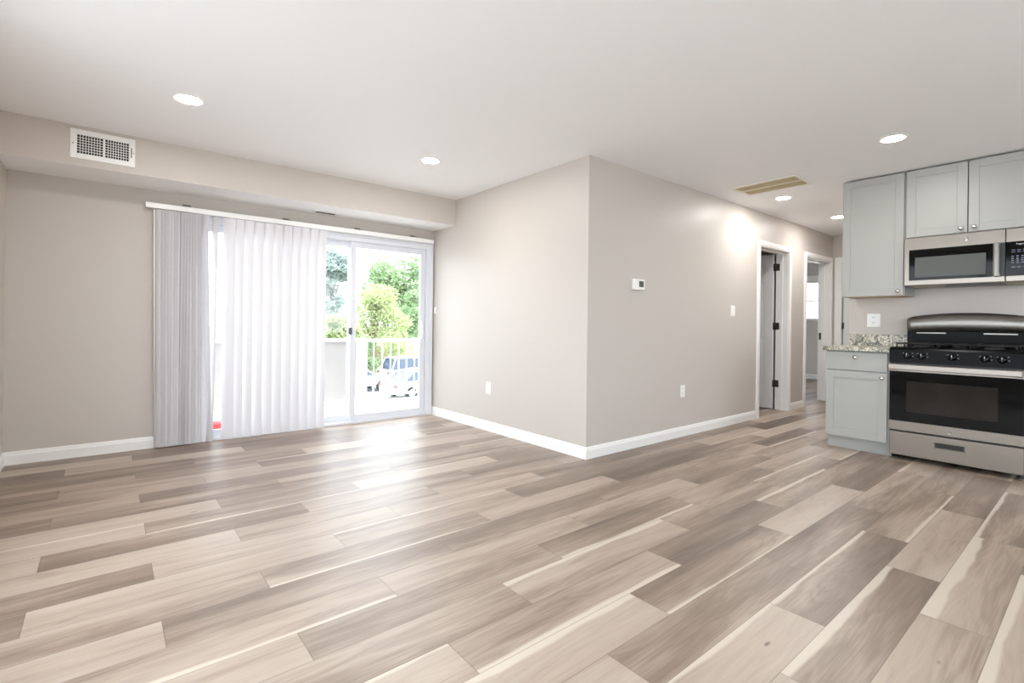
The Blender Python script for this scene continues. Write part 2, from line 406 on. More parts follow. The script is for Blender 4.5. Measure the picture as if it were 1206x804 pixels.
# left and rear walls, with openings for the added fill windows
LW0, LW1, LZ0, LZ1 = -2.3, 3.3, 0.35, 2.25
bm = bm_new()
add_box(bm, XL - .15, XL, YR, LW0, 0, H); add_box(bm, XL - .15, XL, LW1, YW, 0, H)
add_box(bm, XL - .15, XL, LW0, LW1, 0, LZ0); add_box(bm, XL - .15, XL, LW0, LW1, LZ1, H)
struct('wall_left', bm, WALL, 'greige wall along the left side of the living room', 'wall')
RFILL = ((0.1, 2.9), (3.3, 5.2)); RZ0, RZ1 = 0.75, 2.25
bm = bm_new()
for x0, x1 in ((XL - .15, RFILL[0][0]), (RFILL[0][1], RFILL[1][0]), (RFILL[1][1], XK + .15)): add_box(bm, x0, x1, YR - .15, YR, 0, H)
for x0, x1 in RFILL:
    add_box(bm, x0, x1, YR - .15, YR, 0, RZ0); add_box(bm, x0, x1, YR - .15, YR, RZ1, H)
struct('wall_rear', bm, WALL, 'greige wall behind the viewpoint', 'wall')
bm = bm_new(); add_box(bm, XL, XS, YO, YW, ZS, H)
bm.faces.ensure_lookup_table(); min(bm.faces, key=lambda f: f.calc_center_median().z).material_index = 1  # underside given the whiter ceiling colour for daylight bouncing up onto it
struct('trim_1', bm, (SOFF, CEIL), 'boxed greige soffit running above the patio door', 'soffit')
# rooms behind the hall doors
BW = 11.47
bm = bm_new()
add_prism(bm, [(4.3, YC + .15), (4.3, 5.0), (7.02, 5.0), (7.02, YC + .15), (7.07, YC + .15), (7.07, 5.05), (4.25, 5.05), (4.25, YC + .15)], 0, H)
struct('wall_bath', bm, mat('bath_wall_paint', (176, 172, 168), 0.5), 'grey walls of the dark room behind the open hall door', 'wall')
BEDW = mat('bedroom_wall_paint', (206, 204, 202), 0.5)
B0, B1, BZ0, BZ1 = 3.55, 4.65, 1.25, 2.04
bm = bm_new()
add_box(bm, BW, BW + .15, 2.55, B0, 0, H); add_box(bm, BW, BW + .15, B1, 8.2, 0, H); add_box(bm, BW, BW + .15, B0, B1, 0, BZ0); add_box(bm, BW, BW + .15, B0, B1, BZ1, H)
add_box(bm, XE + .12, BW, 2.55, YC + .15, 0, H); add_box(bm, 7.09, 7.8, 8.2, 8.35, 0, H); add_box(bm, 10.6, BW + .15, 8.2, 8.35, 0, H); add_box(bm, 7.8, 10.6, 8.2, 8.35, 0, .5); add_box(bm, 7.8, 10.6, 8.2, 8.35, 2.2, H); add_box(bm, 7.07, 7.15, YC + .16, 8.2, 0, H)  # gap in the far side wall is an unseen opening added to brighten the bedroom
struct('wall_bedroom', bm, BEDW, 'grey bedroom walls seen through the far doorway', 'wall')
bm = bm_new(); add_box(bm, 7.15, BW, 5.28, 8.2, -.12, 0.0)
struct('floor_bedroom', bm, mat('bedroom_floor', (170, 152, 138), 0.35), 'bedroom floor beyond the doorway', 'floor')

# baseboards
def base_prof(t=0.014, h=0.095):
    return [(0, 0), (t, 0), (t, h - .028), (t * .75, h - .018), (t * .6, h - .006), (t * .35, h), (0, h)]
def baseboard(name, label, segs):
    """segs: (axis, a, b, wall, sign) runs along axis from a to b, sticking out from wall coordinate by sign"""
    bm = bm_new()
    for ax, a, b, w, s in segs:
        pr = [(w + s * d, z) for d, z in base_prof()]
        if ax == 'x':   # runs along X, profile in (y, z)
            add_prism(bm, pr, a, b, 'x')
        else:
            add_prism(bm, pr, a, b, 'y')
    struct(name, bm, TRIM, label, 'baseboard')
baseboard('baseboard_patio', 'white baseboard left of the blinds', [('x', XL, DX0 - .05, YW, -1)])
baseboard('baseboard_left', 'white baseboard along the left wall', [('y', YR, YW - .014, XL, 1)])
baseboard('baseboard_side', 'white baseboard on the bright wall right of the patio door', [('y', YC - .014, YW, XS, -1)])
baseboard('baseboard_hall', 'white baseboard on the long thermostat wall', [('x', XS, D1a - .076, YC, -1)])
baseboard('baseboard_doors', 'short white baseboard between the two hall doorways', [('x', D1b + .066, D2a - .066, YC, -1)])
baseboard('baseboard_bedroom', 'white baseboard in the far bedroom', [('y', 2.85, 8.2, BW, -1)])
baseboard('baseboard_end', 'white baseboard in the hall beside the kitchen wall', [('x', XK + .02, XE, YH, 1)])

# door casings and jambs of the two hall openings
def casing(name, label, a, b):
    bm = bm_new(); y = YC; w = 0.068; t = 0.016
    for x0, x1 in ((a - w + .006, a + .006), (b - .006, b + w - .006)):
        add_box(bm, x0, x1, y - t, y, 0, DT - .006, bevel=.003)
        add_box(bm, x0 + .012, x1 - .012, y - t - .004, y - t + .003, 0, DT + .006, bevel=.003)
    add_box(bm, a - w + .006, b + w - .006, y - t, y, DT - .006, DT + w - .006, bevel=.004)
    add_box(bm, a - w + .018, b + w - .018, y - t - .0043, y - t + .003, DT + .008, DT + w - .02, bevel=.003)
    # jamb lining with stop
    for x0, x1, sx in ((a, a + .014, 1), (b - .014, b, -1)):
        add_box(bm, x0, x1, y, y + .15, 0, DT)
        xs = x1 if sx > 0 else x0
        add_box(bm, xs, xs + sx * .011, y + .065, y + .10, 0, DT - .014, bevel=.002)
    add_box(bm, a, b, y, y + .15, DT - .014, DT); add_box(bm, a + .014, b - .014, y + .065, y + .10, DT - .025, DT - .014, bevel=.002)
    return struct(name, bm, TRIM, label, 'door casing')
casing('trim_2', 'white casing around the nearer hall doorway', D1a, D1b)
c2 = casing('trim_3', 'white casing around the farther bedroom doorway', D2a, D2b)
box_obj('strike_plate', HINGE, c2, D2b - .017, D2b - .0135, YC + .105, YC + .135, .90, 1.0)

# six-panel door leaf
def leaf_bm(w, h, t):
    """door in local coordinates: x 0..t thick, y 0..w wide, z 0..h"""
    bm = bm_new(); add_box(bm, .010, t - .010, .002, w - .002, .002, h - .002)
    st, rl = .11, (0.0, .22, .93, 1.08, 1.66, 1.76, h - .11, h)
    mid = .10
    for f0, f1 in ((0, .0115), (t - .0115, t)):
        for y0, y1 in ((0, st), (w - st, w)): add_box(bm, f0, f1, y0, y1, 0, h, bevel=.0025)
        for z0, z1 in ((.22, .93), (1.08, 1.66), (1.76, h - .11)): add_box(bm, f0, f1, w / 2 - mid / 2, w / 2 + mid / 2, z0, z1, bevel=.0025)
        for z0, z1 in ((0, .22), (.93, 1.08), (1.66, 1.76), (h - .11, h)): add_box(bm, f0, f1, st, w - st, z0, z1, bevel=.0025)
        for z0, z1 in ((.22, .93), (1.08, 1.66), (1.76, h - .11)):
            for y0, y1 in ((st, w / 2 - mid / 2), (w / 2 + mid / 2, w - st)):
                add_box(bm, f0 + (.002 if f0 < .01 else 0), f1 - (0 if f0 < .01 else .002), y0 + .03, y1 - .03, z0 + .03, z1 - .03, bevel=.004)
    return bm
def hinge_bm(px, py, z, pv=(1, 0)):
    bm = bm_new()
    add_tube(bm, [(px, py, z - .045), (px, py, z + .045)], .0075, 10)
    return bm
LT = .035
d2 = thing('door_2', 'open white six-panel door inside the nearer hall doorway', 'door', (D1b - .02, YC + .155, 0), kind='structure')
lb = leaf_bm(.78, 2.015, LT)
bmesh.ops.translate(lb, verts=lb.verts[:], vec=(D1b - .058, YC + .168, .012))
leaf = obj('door_leaf', lb, DOORP, d2)
for z in (1.86, 1.09, .34):
    hb = bm_new()
    add_box(hb, D1b - .017, D1b - .0125, YC + .105, YC + .152, z - .045, z + .045)
    add_tube(hb, [(D1b - .020, YC + .158, z - .046), (D1b - .020, YC + .158, z + .046)], .008, 10)
    add_box(hb, D1b - .058, D1b - .024, YC + .164, YC + .1675, z - .045, z + .045)
    obj('hinge', hb, HINGE, d2)
kb = bm_new()
for s, x in ((-1, D1b - .058), (1, D1b - .058 + LT)):
    add_lathe(kb, [(.032, 0), (.032, .006), (.012, .010), (.011, .03), (.026, .038), (.03, .052), (.022, .066), (0, .068)], (x, YC + .168 + .71, .97), (s, 0, 0), 18)
obj('door_knob', kb, NICKEL, d2)

# hall-end door (closed, seen as a sliver beyond the cabinet)
d4 = thing('door_3', 'white door and casing at the end of the hall behind the wall cabinet', 'door', (XE, E1, 0), kind='structure')
lb = leaf_bm(E1 - E0 - .036, 2.028, LT)
bmesh.ops.translate(lb, verts=lb.verts[:], vec=(XE + .02, E0 + .016, .012)); obj('door_leaf', lb, DOORP, d4)
cb = bm_new()
for y0, y1 in ((E1 - .006, E1 + .085), (E0 - .062, E0 + .006)): add_box(cb, XE - .016, XE, y0, y1, 0, DT - .006, bevel=.003)
add_box(cb, XE - .016, XE, E0 - .06, E1 + .085, DT - .006, DT + .07, bevel=.004)
add_box(cb, XE, XE + .12, E0, E0 + .014, 0, DT); add_box(cb, XE, XE + .12, E1 - .006, E1, 0, DT)
obj('door_frame', cb, TRIM, d4)
for z in (1.84, 1.11, .30):
    hb = bm_new(); add_tube(hb, [(XE + .012, E1 - .013, z - .045), (XE + .012, E1 - .013, z + .045)], .008, 10); add_box(hb, XE - .003, XE + .016, E1 - .034, E1 - .0155, z - .045, z + .045)
    obj('hinge', hb, HINGE, d4)

# bedroom window
w1 = thing('window_1', 'bright bedroom window with white shade seen through the far doorway', 'window', (BW, (B0 + B1) / 2, BZ0), kind='structure')
wb = bm_new()
for y0, y1, z0, z1 in ((B0 - .06, B0 + .03, BZ0 - .05, BZ1 + .06), (B1 - .03, B1 + .06, BZ0 - .05, BZ1 + .06)): add_box(wb, BW - .02, BW + .1, y0, y1, z0, z1, bevel=.003)
add_box(wb, BW - .02, BW + .1, B0, B1, BZ1 - .03, BZ1 + .06); add_box(wb, BW - .05, BW + .1, B0 - .06, B1 + .06, BZ0 - .03, BZ0 + .02); add_box(wb, BW + .04, BW + .08, B0, B1, 1.62, 1.66)
obj('window_frame', wb, TRIM, w1)
box_obj('glass', GLASS, w1, BW + .055, BW + .06, B0 + .03, B1 - .03, BZ0 + .02, BZ1 - .03)
wv = tag(box_obj('window_shade', PLATE, None, BW - .075, BW - .025, B0 - .08, B1 + .08, 2.03, 2.16, bevel=.006), 'white shade headrail over the far bedroom window', 'window shade')
sb = bm_new()
for i in range(26): add_box(sb, BW - .06, BW - .035, B0 - .05, B1 + .05, 2.02 - i * .03, 2.0185 - i * .03)
obj('slat', sb, VANE, wv)

# made-up windows beside and behind the viewpoint, added for fill daylight
w2 = thing('fill_window_2', 'unseen wide window added in the left wall for fill daylight', 'window', (XL, (LW0 + LW1) / 2, LZ0), kind='structure')
wb = bm_new(); LM = [LW0 + (LW1 - LW0) * i / 3 for i in range(4)]
for y in LM: add_box(wb, XL - .12, XL - .04, max(LW0, y - .03), min(LW1, y + .03), LZ0, LZ1)
add_box(wb, XL - .12, XL - .04, LW0, LW1, LZ0, LZ0 + .05); add_box(wb, XL - .12, XL - .04, LW0, LW1, LZ1 - .05, LZ1); add_box(wb, XL - .14, XL + .02, LW0, LW1, LZ0 - .02, LZ0 + .003)
obj('window_frame', wb, TRIM, w2)
for y0, y1 in zip(LM, LM[1:]): box_obj('glass', GLASS, w2, XL - .085, XL - .08, y0 + .03, y1 - .03, LZ0 + .05, LZ1 - .05)
for nm, lab, (x0, x1) in (('fill_window_3', 'unseen wide window added behind the viewpoint for fill daylight', RFILL[0]), ('fill_window_4', 'unseen kitchen-side window added behind the viewpoint for fill daylight', RFILL[1])):
    w = thing(nm, lab, 'window', ((x0 + x1) / 2, YR, RZ0), kind='structure'); wb = bm_new(); xm = (x0 + x1) / 2
    for xa, xb in ((x0, x0 + .05), (xm - .03, xm + .03), (x1 - .05, x1)): add_box(wb, xa, xb, YR - .12, YR - .04, RZ0, RZ1)
    add_box(wb, x0, x1, YR - .12, YR - .04, RZ0, RZ0 + .05); add_box(wb, x0, x1, YR - .12, YR - .04, RZ1 - .05, RZ1)
    obj('window_frame', wb, TRIM, w)
    for xa, xb in ((x0 + .05, xm - .03), (xm + .03, x1 - .05)): box_obj('glass', GLASS, w, xa, xb, YR - .085, YR - .08, RZ0 + .05, RZ1 - .05)

# ------------------------------------------------------------------ sliding patio door
pd = thing('door_1', 'white sliding glass patio door partly behind the blinds', 'door', ((DX0 + DX1) / 2, YW, 0), kind='structure')
fb = bm_new(); fy0, fy1 = YW - .012, YW + .12
add_box(fb, DX0, DX0 + .055, fy0, fy1, 0, DZ, bevel=.004); add_box(fb, DX1 - .060, DX1, fy0, fy1, 0, DZ, bevel=.004)
add_box(fb, DX0 + .055, DX1 - .060, fy0 + .001, fy1, DZ - .055, DZ, bevel=.004); add_box(fb, DX0, DX1, fy0 - .01, fy1 + .001, 0, .028, bevel=.004)
add_box(fb, DX0 - .03, DX1 + .02, fy0 - .012, fy0 + .004, DZ - .012, DZ + .03, bevel=.003)
add_box(fb, DX1 - .018, DX1 + .02, fy0 - .0125, fy0 + .0045, 0, DZ - .012, bevel=.003)
obj('door_frame', fb, VINYL, pd)
def panel(x0, x1, y, name='sliding_panel'):
    b = bm_new(); st = .062
    add_box(b, x0, x0 + st, y, y + .035, .028, DZ - .05, bevel=.004); add_box(b, x1 - st, x1, y, y + .035, .028, DZ - .05, bevel=.004)
    add_box(b, x0 + st - .004, x1 - st + .004, y + .002, y + .033, DZ - .115, DZ - .05, bevel=.003)
    add_box(b, x0 + st - .004, x1 - st + .004, y + .002, y + .033, .028, .090, bevel=.003)
    p = obj(name, b, VINYL, pd)
    box_obj('glass', GLASS, p, x0 + st - .006, x1 - st + .006, y + .015, y + .020, .085, DZ - .11)
    return p
pr = panel(1.990, 2.880, YW + .012)
pm = panel(1.255, 2.050, YW + .062, 'fixed_panel')
pl = panel(DX0 + .05, 1.315, YW + .012, 'fixed_panel')
hb = bm_new()
add_tube(hb, [(2.832, YW + .012, 1.06), (2.832, YW - .028, 1.04), (2.832, YW - .036, .97), (2.832, YW - .028, .90), (2.832, YW + .012, .88)], .008, 8)
add_box(hb, 2.815, 2.850, YW + .004, YW + .013, .85, 1.09, bevel=.003)
obj('door_handle', hb, PLATE, pr)
box_obj('latch', mat('grey_latch', (88, 90, 96), .5), pr, 1.972, 2.006, YW - .010, YW + .014, .945, 1.015, bevel=.004)
fbp = bm_new(); add_box(fbp, DX0, DX1, YW + .12, YW + .35, -.10, -.02, bevel=.005); obj('threshold', fbp, VINYL, pd)

# ------------------------------------------------------------------ vertical blinds
vb = thing('vertical_blind', 'white vertical blinds bunched at left and drawn halfway across the patio door', 'blinds', (1.0, 5.07, 0))
hb = bm_new(); YB = 5.072
prof = [(YB - .024, 2.000), (YB + .022, 2.000), (YB + .022, 2.044), (YB - .020, 2.044), (YB - .024, 2.038)]
add_prism(hb, prof, .236, 2.938, 'x')
obj('headrail', hb, PLATE, vb)
for x in (.525, 1.336, 2.049, 2.70):
    b = bm_new(); add_box(b, x - .03, x + .03, YB - .02, YW, 2.0445, 2.049); add_box(b, x - .03, x + .03, YW - .003, YW - .0005, 2.046, 2.075)
    obj('bracket', b, mat('bracket_metal', (120, 112, 104), .5), vb)
def vane(xt, xb, at, ab, w=.089, sag=.007, dy=0.0, z0=.012, z1=1.992):
    b = bm_new(); nz, nw = 14, 8; grid = []
    for i in range(nz + 1):
        s = i / nz; z = z1 + (z0 - z1) * s; a = at + (ab - at) * s ** 1.3; x = xt + (xb - xt) * s ** 1.15; a = math.radians(a); row = []
        for j in range(nw + 1):
            q = j / nw - .5; off = sag * (1 - 4 * q * q)
            # along-vane direction: right edge comes into the room when a > 0
            row.append(b.verts.new((x + q * w * math.cos(a) - off * math.sin(a), YB + dy - q * w * math.sin(a) - off * math.cos(a), z)))
        grid.append(row)
    for i in range(nz):
        for j in range(nw):
            f = b.faces.new((grid[i][j], grid[i][j + 1], grid[i + 1][j + 1], grid[i + 1][j])); f.smooth = True
    # carrier clip at the top
    add_box(b, xt - .006, xt + .006, YB + dy - .004, YB + dy + .004, z1 - .012, 2.001)
    return obj('vane', b, VANE, vb)
rv = random.Random(3)
for i in range(7): vane(.315 + i * .0215, .335 + i * .0185, 60 - i * 1.5 + rv.uniform(-4, 4), 58 - i * 2 + rv.uniform(-8, 8))
for i in range(7): vane(.475 + i * .0205, .475 + i * .022, 62 + rv.uniform(-4, 3), 70 - i * 4 + rv.uniform(-10, 6))
vane(.612, .640, 72, 14); vane(.655, .700, 58, 66); vane(.735, .722, 64, 82)
for i, x in enumerate((.842, .911, .992, 1.077, 1.16, 1.2425, 1.326, 1.407, 1.4885, 1.5735, 1.656)):
    vane(x + .004, x + .002 + rv.uniform(-.006, .006) * (i < 3), 28, 28 + rv.uniform(-2.5, 2.5), w=.101, sag=.013)
wb = bm_new(); add_tube(wb, [(.292, YB - .03, 1.99), (.292, YB - .032, 1.9), (.306, YB - .034, .45)], .0045, 6)
obj('wand', wb, PLATE, vb)

# ------------------------------------------------------------------ registers, lamps, wall plates
rg = thing('air_register', 'white wall air register with two dark grilles high on the soffit', 'vent', (-.03, YO, 2.31))
b = bm_new(); rx0, rx1, rz0, rz1 = -.214, .150, 2.208, 2.414
for x0, x1, z0, z1 in ((rx0, rx0 + .038, rz0, rz1), (rx1 - .038, rx1, rz0, rz1), (rx0 + .038, rx1 - .038, rz1 - .038, rz1), (rx0 + .038, rx1 - .038, rz0, rz0 + .038), (-.036, -.022, rz0 + .038, rz1 - .038)):
    add_box(b, x0, x1, YO - .010, YO, z0, z1, bevel=.003)
obj('frame', b, PLATE, rg)
b = bm_new(); add_box(b, rx0 + .03, rx1 - .03, YO - .002, YO - .0005, rz0 + .03, rz1 - .03); obj('backing', b, DARK, rg)
for xa, xb in ((rx0 + .038, -.036), (-.022, rx1 - .038)):
    b = bm_new(); n = 9
    for i in range(1, n): x = xa + (xb - xa) * i / n; add_box(b, x - .0018, x + .0018, YO - .009, YO - .003, rz0 + .036, rz1 - .036)
    for i in range(1, 7): z = rz0 + .038 + (rz1 - rz0 - .076) * i / 7; add_box(b, xa, xb, YO - .006, YO - .0025, z - .0018, z + .0018)
    obj('grille', b, PLATE, rg)
b = bm_new(); add_box(b, rx1 - .026, rx1 - .018, YO - .02, YO - .009, 2.275, 2.345, bevel=.002); obj('damper_lever', b, mat('grey_lever', (150, 148, 146), .4), rg)
for x in (rx0 + .015, rx1 - .010):
    b = bm_new(); add_lathe(b, [(.005, 0), (.004, .003), (0, .0035)], (x, YO - .0095, 2.31), (0, -1, 0), 10); obj('screw', b, NICKEL, rg)

cv = thing('ceiling_register', 'cream ceiling return vent with two rows of louvers above the hall', 'vent', (4.94, 2.13, H))
vx0, vx1, vy0, vy1 = 4.735, 5.135, 1.825, 2.43
b = bm_new()
for x0, x1, y0, y1 in ((vx0, vx0 + .03, vy0, vy1), (vx1 - .03, vx1, vy0, vy1), (vx0 + .03, vx1 - .03, vy0, vy0 + .03), (vx0 + .03, vx1 - .03, vy1 - .03, vy1)):
    add_box(b, x0, x1, y0, y1, H - .010, H, bevel=.003)
add_box(b, (vx0 + vx1) / 2 - .007, (vx0 + vx1) / 2 + .007, vy0 + .03, vy1 - .03, H - .010, H - .001, bevel=.002)
obj('frame', b, VENTB, cv)
b = bm_new(); add_box(b, vx0 + .02, vx1 - .02, vy0 + .02, vy1 - .02, H - .0015, H - .0005); obj('backing', b, mat('vent_backing', (206, 194, 160), .7), cv)
for xa, xb in ((vx0 + .03, (vx0 + vx1) / 2 - .007), ((vx0 + vx1) / 2 + .007, vx1 - .03)):
    b = bm_new(); n = 11
    for i in range(n):
        x = xa + (xb - xa) * (i + .5) / n
        add_prism(b, [(x - .006, H - .009), (x - .0045, H - .0095), (x + .006, H - .002), (x + .0045, H - .0016)], vy0 + .029, vy1 - .029, 'y')
    obj('louver', b, VENTY, cv)

sv = thing('soffit_vent', 'small white slotted vent under the soffit above the blinds', 'vent', (1.66, 4.97, ZS))
b = bm_new(); add_box(b, 1.545, 1.79, 4.935, 5.025, ZS - .006, ZS, bevel=.002); obj('frame', b, PLATE, sv)
b = bm_new(); add_box(b, 1.575, 1.76, 4.965, 5.003, ZS - .0085, ZS - .005); obj('slot', b, DARK, sv)

def emission(name, col, st):
    M = bpy.data.materials.new(name); M.use_nodes = True; nt = M.node_tree; nt.nodes.clear()
    e = nt.nodes.new('ShaderNodeEmission'); e.inputs[0].default_value = col + (1,); e.inputs[1].default_value = st
    o = nt.nodes.new('ShaderNodeOutputMaterial'); nt.links.new(e.outputs[0], o.inputs[0]); return M
LAMP = emission('lamp_diffuser', (1.0, 0.975, 0.95), LAMP_STRENGTH)
def downlight(x, y, label):
    t = thing('recessed_light', label, 'ceiling light', (x, y, H), group='recessed ceiling lights')
    b = bm_new(); add_lathe(b, [(.062, -.001), (.064, -.004), (.080, -.006), (.087, -.003), (.088, 0)], (x, y, H), (0, 0, 1), 36); obj('trim_ring', b, PLATE, t)
    b = bm_new(); add_lathe(b, [(0, -.0085), (.035, -.008), (.054, -.0065), (.064, -.0035)], (x, y, H), (0, 0, 1), 36); obj('diffuser', b, LAMP, t)
downlight(.376, 3.648, 'lit recessed light nearest the wall air register')
downlight(2.09, 3.665, 'lit recessed light between the blinds and the wall corner')
downlight(4.353, 1.031, 'lit recessed light in front of the kitchen cabinets')
downlight(5.507, 2.245, 'lit recessed light just beyond the ceiling return vent')
downlight(6.947, 2.190, 'lit recessed light farthest down the hall beside the tall cabinet')

def outlet(name, label, center, axis, sgn, kind='outlet', w=.074, h=.118):
    """plate on a wall; axis = wall normal axis, sgn = the side it faces"""
    cx, cy, cz = center
    t = thing(name, label, {'outlet': 'outlet', 'switch': 'light switch'}[kind], center)
    def bx(nm, M, a0, a1, z0, z1, d0, d1, bevel=.0):
        b = bm_new()
        if axis == 'y': add_box(b, cx + a0, cx + a1, cy + sgn * d0, cy + sgn * d1, cz + z0, cz + z1, bevel=bevel)
        else: add_box(b, cx + sgn * d0, cx + sgn * d1, cy + a0, cy + a1, cz + z0, cz + z1, bevel=bevel)
        return b
    obj('cover_plate', bx('', 0, -w / 2, w / 2, -h / 2, h / 2, 0, .006, .002), PLATE, t)
    if kind == 'outlet':
        for zc in (.025, -.025):
            r = obj('receptacle', bx('', 0, -.017, .017, zc - .015, zc + .015, .005, .0085, .002), PLATE, t)
            for a in (-.007, .007): obj('slot', bx('', 0, a - .0015, a + .0015, zc - .004, zc + .008, .008, .0088), DARK, r)
    else:
        obj('rocker', bx('', 0, -.0165, .0165, -.033, .033, .005, .010, .002), PLATE, t)
outlet('wall_outlet', 'white outlet low on the bright wall right of the patio door', (XS, 4.008, .430), 'x', -1)
outlet('wall_outlet', 'white outlet low on the long wall below the thermostat', (4.362, YC, .440), 'y', -1)
outlet('wall_outlet', 'white outlet on the kitchen wall above the granite backsplash', (XK, 1.478, 1.154), 'x', -1, w=.105, h=.125)
outlet('light_switch', 'white light switch on the long wall left of the nearer hall doorway', (5.34, YC, 1.250), 'y', -1, 'switch', w=.09)
outlet('light_switch', 'small white switch in the corner beside the patio door frame', (XS, 5.075, 1.225), 'x', -1, 'switch', w=.05, h=.08)

th = thing('thermostat', 'white thermostat with dark screen on the long wall', 'thermostat', (3.623, YC, 1.437))
box_obj('housing', PLATE, th, 3.546, 3.702, YC - .028, YC, 1.390, 1.485, bevel=.006)
box_obj('screen', mat('lcd_screen', (84, 88, 80), .25), th, 3.615, 3.680, YC - .0295, YC - .027, 1.415, 1.468, bevel=.001)
b = bm_new()
for z in (1.42, 1.445): add_box(b, 3.56, 3.585, YC - .030, YC - .027, z, z + .008, bevel=.001)
obj('button', b, PLATE, th)

# ------------------------------------------------------------------ kitchen
def shaker(bm, xf, y0, y1, z0, z1, t=.020, rail=.062, rec=.008):
    """door facing -X with front plane xf"""
    add_box(bm, xf + rec, xf + t, y0 + .02, y1 - .02, z0 + .02, z1 - .02)
    add_box(bm, xf, xf + t, y0, y0 + rail, z0, z1, bevel=.0018); add_box(bm, xf, xf + t, y1 - rail, y1, z0, z1, bevel=.0018)
    add_box(bm, xf, xf + t, y0 + rail, y1 - rail, z0, z0 + rail, bevel=.0018); add_box(bm, xf, xf + t, y0 + rail, y1 - rail, z1 - rail, z1, bevel=.0018)
def knob(parent, xf, y, z):
    b = bm_new(); add_lathe(b, [(.009, 0), (.007, .004), (.006, .013), (.013, .019), (.0165, .024), (.0155, .029), (.009, .0325), (0, .0335)], (xf, y, z), (-1, 0, 0), 20)
    return obj('knob', b, NICKEL, parent)

XF = 5.065                        # lower door faces
lc = thing('base_cabinet', 'grey base cabinet with drawer and door left of the range', 'cabinet', (5.36, 1.445, 0))
b = bm_new(); add_box(b, XF + .027, XK, 1.208, 1.684, .105, .876); obj('body', b, CAB, lc)
b = bm_new(); add_box(b, XF + .080, XK, 1.208, 1.684, 0, .105); obj('toe_kick', b, CAB, lc)
b = bm_new(); add_box(b, XF, XF + .0195, 1.222, 1.678, .709, .866, bevel=.002); dr = obj('drawer', b, CAB, lc)
knob(dr, XF, 1.449, .822)
b = bm_new(); shaker(b, XF, 1.222, 1.678, .118, .699); dd = obj('door', b, CAB, lc)
knob(dd, XF, 1.256, .658)

b = bm_new(); add_box(b, 5.035, XK - .001, 1.206, 1.700, .877, .914, bevel=.004)
add_box(b, XK - .022, XK, 1.206, 1.668, .913, 1.018, bevel=.003)
tag(obj('countertop', b, GRANITE), 'speckled granite countertop with short backsplash left of the range', 'countertop')

XU = 5.32                         # wall cabinet door faces
tc_ = thing('wall_cabinet', 'tall grey single-door wall cabinet left of the microwave', 'cabinet', (5.5, 1.4, 1.36))
b = bm_new(); add_box(b, XU + .027, XK, 1.172, 1.640, 1.366, 2.428); obj('body', b, CAB, tc_)
b = bm_new(); add_box(b, XU + .022, XK - .002, 1.175, 1.637, 1.3635, 1.367); obj('bottom_panel', b, CABUNDER, tc_)
b = bm_new(); shaker(b, XU, 1.178, 1.638, 1.366, 2.426); dd = obj('door', b, CAB, tc_); knob(dd, XU, 1.213, 1.402)
uc = thing('wall_cabinet', 'grey two-door wall cabinet above the microwave', 'cabinet', (5.5, .77, 1.85))
b = bm_new(); add_box(b, XU + .027, XK, .372, 1.170, 1.852, 2.428); obj('body', b, CAB, uc)
b = bm_new(); shaker(b, XU, .770, 1.160, 1.856, 2.426); dd = obj('door', b, CAB, uc); knob(dd, XU, .806, 1.890)
b = bm_new(); shaker(b, XU, .376, .763, 1.856, 2.426); dd = obj('door', b, CAB, uc); knob(dd, XU, .727, 1.892)

# over-the-range microwave
XM = 5.268
mw = thing('microwave', 'stainless steel over-range microwave with black window', 'microwave', (5.45, .79, 1.44))
MY0, MY1, MZ0, MZ1 = .405, 1.163, 1.438, 1.848
b = bm_new(); add_box(b, XM + .045, XK, MY0 + .004, MY1 - .004, MZ0 + .01, MZ1, bevel=.003); obj('body', b, mat('microwave_case', (70, 70, 70), .4, metal=.6), mw)
SEAM = .545
def slab(parent, nm, M, x0, x1, y0, y1, z0, z1, bev=.003): 
    bb = bm_new(); add_box(bb, x0, x1, y0, y1, z0, z1, bevel=bev); return obj(nm, bb, M, parent)
dm = slab(mw, 'door', STEEL, XM, XM + .044, SEAM + .001, MY1, MZ0 + .004, MZ1 - .004, .005)
slab(dm, 'window_surround', BLKGLASS, XM - .002, XM + .003, .612, 1.128, 1.484, 1.742, .001)
slab(dm, 'window', MWWIN, XM - .003, XM, .652, 1.088, 1.508, 1.675, .0008)
slab(dm, 'handle_recess', BLACKP, XM - .0015, XM + .004, SEAM + .002, .576, 1.484, 1.742, .001)
hb = bm_new(); add_box(hb, XM - .045, XM - .026, .578, .606, 1.482, 1.744, bevel=.006, seg=3)
for z in (1.497, 1.729): add_box(hb, XM - .030, XM + .002, .572, .604, z - .014, z + .014, bevel=.004)
obj('handle', hb, STEELB, dm)
cp = slab(mw, 'control_panel', STEEL, XM, XM + .044, MY0, SEAM - .001, MZ0 + .004, MZ1 - .004, .005)
slab(cp, 'keypad', BLKGLASS, XM - .002, XM + .003, MY0 + .004, SEAM - .0015, 1.484, 1.742, .001)
text_obj('keypad_text', 'Popcorn', .019, LABELW, cp, (XM - .0022, .488, 1.722), (0, -1, 0), (0, 0, 1), .0004, 'LEFT')
for z, n, h_ in ((1.678, 3, .004), (1.664, 3, .004), (1.632, 4, .006), (1.615, 4, .006), (1.600, 4, .006), (1.584, 4, .006), (1.550, 3, .005)):
    for i in range(n):
        y = .512 - i * (.030 if n == 3 else .026); kb = bm_new(); add_box(kb, XM - .0026, XM - .0018, y - (.020 if n == 3 else .012), y, z - h_ / 2, z + h_ / 2); obj('keypad_mark', kb, LABELB, cp)
